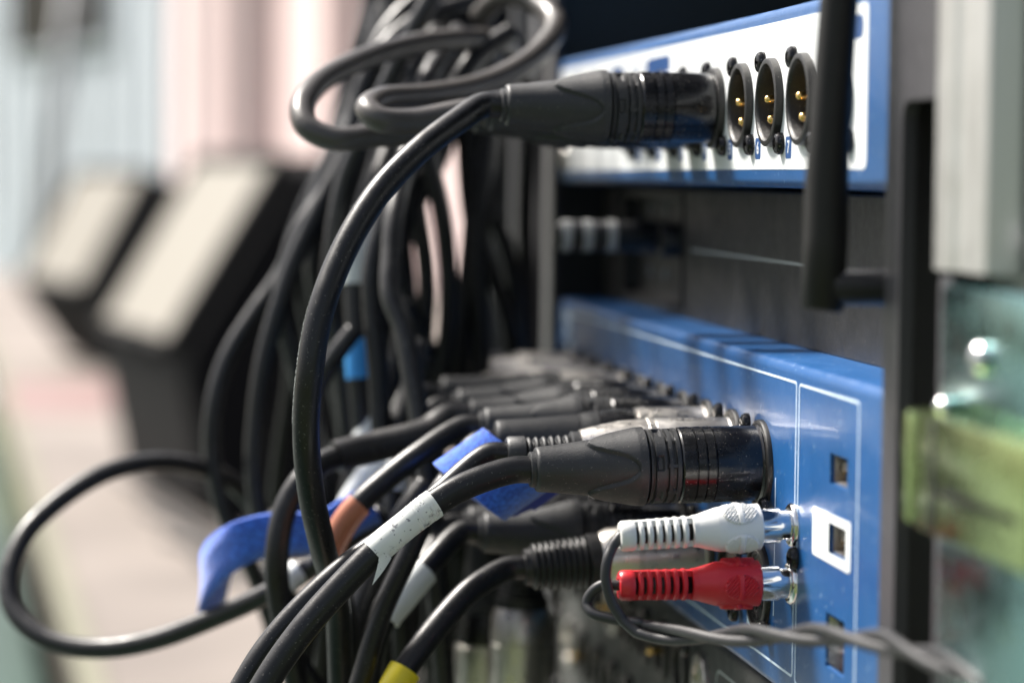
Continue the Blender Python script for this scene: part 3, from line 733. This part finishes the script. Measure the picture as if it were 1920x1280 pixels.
# ---- hanging bundle
SL = lambda a, b, c, d, m_=sleeve, nm='label_sleeve': ((a, b, c, d, m_, .8, nm),)
hang = [
 ('grey-black cable sweeping from the top loops to the far lower left', [(960,-30,350),(880,5,345),(800,30,340),(735,75,335),(690,140,330),(653,280,325),(599,390,320),(548,499,318),(524,573,316),(497,670,315),(481,780,314),(478,900,312),(500,1010,310),(540,1110,310),(600,1290,310)], 3.2, ()),
 ('thin black cable bowing out left below the large loop', [(940,30,380),(860,20,376),(770,80,370),(690,180,365),(620,300,360),(575,420,356),(524,520,352),(478,585,350),(430,663,348),(402,750,346),(397,850,345),(420,960,343),(470,1060,342),(520,1200,342)], 3.0, ()),
 ('black cable hanging nearly straight just right of the arching cable', [(960,60,300),(900,100,296),(850,170,290),(790,270,285),(740,358,280),(712,444,276),(698,514,274),(700,592,272),(708,670,270),(714,780,268),(722,900,266),(735,1050,266),(750,1290,266)], 3.4, ()),
 ('dark cable with faint print passing down through the plug rear ends', [(860,60,330),(800,150,300),(765,290,280),(740,400,262),(734,475,256),(733,553,250),(755,612,246),(770,690,242),(786,780,238),(798,860,234),(808,960,232),(818,1090,230),(834,1290,230)], 3.2, ()),
 ('black cable curving right below the top plug and down beside the pink gap', [(770,120,330),(790,240,325),(808,310,322),(828,397,320),(838,475,320),(842,553,320),(836,650,322),(820,760,325),(800,900,328),(790,1100,330)], 3.0, ()),
 ('grey-black cable curving in front of the far rack edge', [(860,120,420),(880,230,420),(893,320,420),(907,378,420),(938,436,420),(962,520,420),(972,620,425),(975,760,430),(970,1000,430)], 3.4, ()),
 ('black cable slanting down toward the far end of the plug row', [(870,240,400),(874,330,400),(884,417,400),(907,483,400),(938,553,398),(958,624,396),(965,700,400),(950,900,405)], 3.2, ()),
 ('cable with white and light blue sleeves hanging behind the arching cable', [(820,60,350),(770,160,330),(728,290,310),(690,400,300),(668,470,296),(665,540,294),(668,620,292),(673,700,290),(680,780,290),(690,860,292),(700,1000,295),(700,1290,300)], 3.6, ((690,400,664,533,sleeve,1.0,'label_sleeve'),(668,640,674,712,bluetape,.5,'light_blue_sleeve'))),
 ('black cable arching highest over the bundle from the rack top', [(930,130,360),(925,60,358),(880,-5,354),(810,-15,350),(740,40,345),(700,110,340),(668,220,338),(625,340,335),(560,440,332),(530,560,330),(560,700,330),(600,820,330),(640,1000,330),(650,1290,330)], 3.3, ()),
 ('black cable falling from the top edge between the two loops', [(830,-40,300),(790,30,300),(750,110,302),(700,220,304),(650,330,306),(626,450,306),(618,560,306),(640,690,306),(660,860,306),(690,1010,306)], 3.2, ()),
 ('short slanting black cable above the blue strap', [(665,618,270),(630,665,270),(600,720,272),(590,800,276),(610,940,280),(640,1100,284)], 3.0, ()),
 ('black cable with a small white tag low behind the brown sleeve', [(760,560,300),(740,700,296),(700,790,290),(672,850,288),(650,940,286),(645,1020,284),(620,1100,282),(600,1290,282)], 3.1, ((712,770,672,850,sleeve,.9,'label_sleeve'),)),
 ('black cable with a paired white tag just right of the brown sleeve', [(790,640,280),(760,760,272),(722,850,266),(680,905,262),(650,960,260),(640,1040,258),(590,1130,256),(560,1290,256)], 3.1, ((722,850,655,955,sleeve,.9,'label_sleeve'),)),
 ('black cable with a white tag beneath the blue strap end', [(690,950,240),(655,1000,238),(620,1050,236),(560,1070,234),(530,1110,232),(540,1200,232),(600,1300,232)], 3.0, ((670,985,640,1030,sleeve,.8,'label_sleeve'),(560,1070,535,1100,sleeve,.8,'label_sleeve'))),
 ('black cable rising inside the top loops, left of the plugs', [(720,-30,360),(735,60,350),(700,150,342),(720,260,336),(742,380,332),(760,520,330),(765,700,330)], 3.2, ()),
 ('black cable leaning right inside the top loops', [(880,-30,372),(850,70,366),(800,160,360),(775,260,356),(782,380,352),(800,520,350),(790,700,350)], 3.2, ()),
 ('black cable beside the far rail, bent at its middle', [(905,-20,440),(925,120,440),(930,260,440),(915,400,440),(885,520,440),(880,700,440)], 3.4, ()),
 ('straight black cable hanging closest to the far rail', [(985,100,436),(990,260,436),(985,420,436),(990,600,436),(985,800,436)], 3.4, ()),
 ('dark cable running low from the label toward the bottom edge', [(800,905,215),(760,960,213),(720,1040,211),(690,1100,210),(662,1180,209),(640,1300,208)], 3.3, ()),
]
for lab, pts, r, sl_ in hang:
    cable(lab, None, None, pts, r=r, sleeves=sl_, m_=random.choice((pvc, pvcg)), group='loose cables hanging in front of the rack', seg=18, n=10)
rx = random.Random(21)
for k in range(26):
    x0 = rx.uniform(690, 940); xm = x0 - rx.uniform(40, 190) + (30 if x0 > 850 else 0); xe = xm + rx.uniform(-40, 140); Y0 = rx.uniform(340, 470)
    if 785 < xm+20 < 880: xm = rx.choice((745, 895))
    pts = [(x0, -30, Y0), (x0-rx.uniform(0, 60), 110, Y0-10), ((x0+xm)/2-rx.uniform(-10, 30), 280, Y0-20), (xm, 480, Y0-25), (xm+(xe-xm)*.3+rx.uniform(-25, 25), 680, Y0-25), (xe, 900, Y0-20), (xe+rx.uniform(-60, 60), 1290, Y0-10)]
    cable('black cable deep in the shaded tangle behind the hanging cables', None, None, pts, r=rx.uniform(2.9, 3.6), m_=pvc, group='cables deep in the tangle', seg=14, n=8)
cable('black cable making the big round loop at lower left', None, None,
      [(640,1010,300),(560,985,330),(490,965,350),(462,930,355),(420,895,350),(355,872,340),(285,866,330),(200,885,320),(115,935,310),(48,1000,300),(18,1070,292),(22,1135,285),(65,1185,278),(130,1210,272),(210,1214,266),(300,1196,258),(400,1158,250),(490,1118,242),(560,1080,236),(640,1020,230),(720,960,228)], r=3.15, m_=pvcg, group='loose cables hanging in front of the rack')
# hanging silver plugs pointing down
for lab, x, y, Y, kd in (('nickel plug hanging head down at the bottom centre', 972, 1285, 250, 'ribbed'), ('dull plug hanging head down left of the nickel one', 905, 1292, 290, 'nickel')):
    p = onY(x, y, Y); Rf = Matrix.Rotation(rad(4), 3, 'Y') @ Matrix.Rotation(rad(90), 3, 'Y')
    R_ = V((-1,0,0)).rotation_difference(V((.02, .02, 1))).to_matrix()
    cable(lab, kd, p-V((0,0,6)), [(x+6, y-400, Y+6), (x+30, y-520, Y+20), (x+60, y-560, Y+60)], r=3.2, full=R_, group='plugs hanging head down')
# ------------------------------------------------------------------ torn label on cable a
def near_idx(path, x, y):
    best = None
    for i, p in enumerate(path):
        q_ = M3.transposed() @ (p-CAM); dd = (CX+F*q_.x/-q_.z-x)**2+(CY-F*q_.y/-q_.z-y)**2
        if best is None or dd < best[0]: best = (dd, i)
    return best[1]
i0, i1 = sorted((near_idx(patha, 815, 943), near_idx(patha, 702, 1034)))
seg_ = patha[i0:i1+1]; fine = crom(seg_, 6)
Tq, Nq = frames(fine); vv, ff = [], []; sg = 64
for i, p in enumerate(fine):
    b = Tq[i].cross(Nq[i])
    for j in range(sg):
        a = TAU*j/sg
        rr = 3.66 + .05*math.sin(2*a+i*.05) + .03*math.sin(5*a+1)
        if i < 22: rr += .10
        if i in (9, 10): rr -= .08
        if 23 < i < 60 and math.sin(a*2.0+i*.21+math.sin(i*.7)) > .55: rr += .09
        vv.append(p+Nq[i]*math.cos(a)*rr+b*math.sin(a)*rr)
for i in range(len(fine)-1):
    for j in range(sg):
        k = (j+1) % sg; ff.append([i*sg+j, i*sg+k, (i+1)*sg+k, (i+1)*sg+j])
mk('torn_label', (vv, ff), paper, ta, loc=ba)
# curled flap of the label near its lower end
e = fine[-1]; te = Tq[-1]; side = V((-.2, -.95, -.1)); side = (side-te*side.dot(te)).normalized(); dn = te.cross(side)
if dn.z > 0: dn = -dn
fl = []
M_, K_ = 10, 6
for i in range(M_+1):
    for j in range(K_+1):
        u_, v_ = i/M_, j/K_
        base_p = fine[-1-int((1-u_)*16)] if i < M_ else fine[-1]
        base_p = fine[max(0, len(fine)-1-int((1-u_)*18))]
        ang = .35 + v_*(.7-.25*u_)
        lift = 3.75 + 1.2*v_*v_*(.4+.6*u_)
        fl.append(base_p + (side*math.cos(ang)+dn*math.sin(ang))*lift + te*(3.2*v_*u_*u_+ (v_**2)*2.6*u_) + dn*(v_*u_*1.6))
ff = [[i*(K_+1)+j, (i+1)*(K_+1)+j, (i+1)*(K_+1)+j+1, i*(K_+1)+j+1] for i in range(M_) for j in range(K_)]
n0 = len(fl); 
flap = mk('label_flap', (fl+[p+side*.1 for p in fl], ff+[[n0+q_ for q_ in f[::-1]] for f in ff]), paper, ta, loc=ba)
# ------------------------------------------------------------------ velcro straps
ctr = onY(922, 893, 166); ax = (onY(925, 872, 166)-onY(862, 916, 166)).normalized()
ua = V((0, -1, 0)); ua = (ua-ax*ua.dot(ax)).normalized(); va = ax.cross(ua)
if va.z < 0: va = -va
lp = []
for k in range(0, 40):
    a = TAU*k/38+2.2; ex, ey = 9.0, 10.5
    rr = 1+.05*math.sin(3*a); 
    # squarish loop
    c_, s_ = math.cos(a), math.sin(a); sc_ = 1/((abs(c_)**3.2+abs(s_)**3.2)**(1/3.2))
    qx, qy = c_*ex*sc_*rr, s_*ey*sc_*rr; ro = math.radians(38)
    lp.append(ctr + ua*(qx*math.cos(ro)-qy*math.sin(ro)) + va*(qx*math.sin(ro)+qy*math.cos(ro)) + ax*(.04*k - .35*(qy*math.cos(ro)+qx*math.sin(ro))))
tail = lp[-1]; 
tag(mk('cable_strap', ribbon(lp, 16.5, ax, 1.4), velcro, loc=ctr, angle=60), 'short bright blue fuzzy strap wrapped around cables behind the torn label', 'cable strap')
tp_ = [onY(905, 925, 170), onY(925, 938, 168), onY(942, 955, 166), onY(930, 975, 168), onY(915, 990, 170)]
tp_ = [onY(970, 930, 172), onY(948, 935, 168), onY(922, 940, 165), onY(900, 945, 166)]
tag(mk('strap_tail', ribbon(crom([ctr-va*8+ax*2, ctr-va*10+ax*5-ua*1, ctr-va*12.5+ax*9-ua*3, ctr-va*15+ax*11-ua*6], 5), 13, V((.3,-.2,-1)).cross(V((0,1,0)))+ax*.6, 1.2), velin, loc=ctr), 'darker blue strap tail hanging under the short blue strap', 'cable strap')
sp = px([(700,945,222),(660,965,222),(610,995,222),(560,1000,224),(500,1003,228),(450,1018,232),(410,1045,240),(384,1085,250),(380,1125,262),(398,1132,270),(420,1095,278),(432,1050,286)])
tag(mk('cable_strap', ribbon(crom(sp, 10), 13.0, V((.05, -.35, 1)), 1.3), velcro, loc=sp[3]), 'long blue fuzzy strap curving out to the left above the round cable loop', 'cable strap')
# ------------------------------------------------------------------ RCA cable
rc = V((-30, 77, -90))
rt = thing('rca_cable', 'twisted thin grey cable pair with one white and one red RCA plug', 'cable', rc)
def rca_rf(s, t, r):
    # oval ribbed finger pads every 90 degrees
    if 5.6 < s < 15.4 and r > 4.5:
        d = ((t+math.pi/4) % (math.pi/2))-math.pi/4
        e_ = ((s-10.4)/4.2)**2+((d*5.6)/3.1)**2
        if e_ < 1.0:
            h_ = .5*sm(1.0, .9, e_)
            if abs(s-10.4) < .75: h_ += .35*sm(.75, .5, abs(s-10.4))
            else: h_ += .24*math.sin((s+d*5.6)*TAU/.95)
            return r+h_
    return r
prof = lerp_prof([(4.9, 3.6), (5.0, 5.2), (5.3, 5.55), (14, 5.45), (15.8, 5.25), (20.4, 3.95), (21.6, 3.8)], .16) + [(21.7, 2.4)]
body_vf = lathe(prof, 200, rf=rca_rf, close=False)
def rrib(s, w_, r):  # rounded disc
    return lathe([(s, r-.9), (s+.1, r-.25), (s+.35, r), (s+w_-.35, r), (s+w_-.1, r-.25), (s+w_, r-.9)], 40)
ribp = []
for k in range(6): ribp.append(rrib(22.9+2.15*k, 1.35, 3.85-.05*k))
ribp.append(lathe([(35.7, 3.0), (35.8, 3.5), (36.2, 3.7), (38.8, 3.6), (39.3, 3.2), (39.4, 1.7), (38.1, 1.6)], 40, close=False))
for a in (math.pi/2, -math.pi/2):
    ribp.append(xf(box((-36.5, -1.2, 2.0), (-21, 1.2, 3.45)), Matrix.Rotation(0 if a > 0 else math.pi, 4, 'X')))

def slotrf(s, t, r): return r
ms = lathe([(.6, 3.9), (.6, 4.15), (1.2, 4.25), (4.0, 4.25), (5.2, 4.2), (5.2, 2)], 48, close=False)
# split sleeve: three petals
def petals():
    out = []
    for k in range(3):
        a0, a1 = k*TAU/3+.12, (k+1)*TAU/3-.12; n = 14; vv, ff = [], []
        for i in range(n+1):
            a = a0+(a1-a0)*i/n
            for s, r in ((.4, 4.35), (5.6, 4.2), (5.6, 3.9), (.4, 4.0)):
                vv.append(V((-s, -r*math.cos(a), r*math.sin(a))))
        for i in range(n):
            for q_ in range(4): ff.append([i*4+q_, i*4+(q_+1) % 4, (i+1)*4+(q_+1) % 4, (i+1)*4+q_])
        ff += [[0,1,2,3], [n*4+q_ for q_ in (3,2,1,0)]]; out.append((vv, ff))
    return join(*out)
for z, m_, roll_, dr, ln in ((-81, whitepl, 42, 3.4, 'w'), (-95.0, redp, 2, .2, 'r')):
    at_ = V((-3.4, 77, z)); R = (Matrix.Rotation(rad(0), 3, 'Z') @ Matrix.Rotation(-rad(dr), 3, 'Y') )
    pl = mk('plug_grip', join(xf(body_vf, Matrix.Rotation(rad(roll_), 4, 'X')), *ribp), m_, rt, angle=38); pl.location = (at_-rc)*MM; pl.rotation_mode = 'QUATERNION'; pl.rotation_quaternion = R.to_quaternion()
    pl['label'] = 'white RCA plug' if ln == 'w' else 'red RCA plug'
    mk('strain_core', lathe([(21, 2.3), (36.5, 2.3)], 24), blackm, pl)
    mk('metal_sleeve', petals(), chrome, pl, angle=40)
    mk('inner_shell', lathe([(-1, 3.55), (5.5, 3.55)], 32), nickel, pl, angle=40)
    if ln == 'w': wr, wd_ = at_+R@V((-38.8, 0, 0)), R@V((-1,0,0))
    else: rr_, rd_ = at_+R@V((-38.8, 0, 0)), R@V((-1,0,0))
mp = crom([onY(1178, 1172, 74), onY(1240, 1187, 66), onY(1330, 1192, 50), onY(1430, 1190, 28), onY(1540, 1190, 2), onY(1640, 1200, -22), onY(1720, 1222, -44), onY(1800, 1255, -66), onY(1960, 1330, -96)], 14)
Tm, Nm = frames(mp); pw, prd = [], []; acc = 0
for i, p in enumerate(mp):
    if i: acc += (mp[i]-mp[i-1]).length
    a = 1.9+acc/40*TAU*.62; upv = (V((0,0,1))-Tm[i]*Tm[i].z).normalized(); sd = Tm[i].cross(upv); rr = 1.32
    off = upv*math.cos(a)*rr+sd*math.sin(a)*rr
    if i >= 5:
        pw.append(p+off); prd.append(p-off)
cw = [wr-wd_*1.5, wr+wd_*.2] + px([(1156,1014,76.6),(1147,1028,76.2),(1139,1050,75),(1136,1085,74.5),(1146,1125,74),(1166,1160,73)]) 
cr2 = [rr_-rd_*1, rr_+rd_*1.2] + px([(1130,1096,78),(1108,1112,79),(1100,1132,79),(1112,1150,77),(1150,1160,75),(1200,1168,72)])
# let each lead join the strand that starts nearest
if (cw[-1]-pw[0]).length+(cr2[-1]-prd[0]).length > (cw[-1]-prd[0]).length+(cr2[-1]-pw[0]).length: pw, prd = prd, pw
cabm = mat('thin_grey_jacket', (.026,.026,.028), .45, bump=.06, bscale=1200, rvar=.08, vscale=60)
mk('lead', tube(crom(crom(cw, 6)+pw[::2], 4), 1.3, 20), cabm, rt, loc=rc)
mk('lead', tube(crom(crom(cr2, 6)+prd[::2], 4), 1.3, 20), cabm, rt, loc=rc)
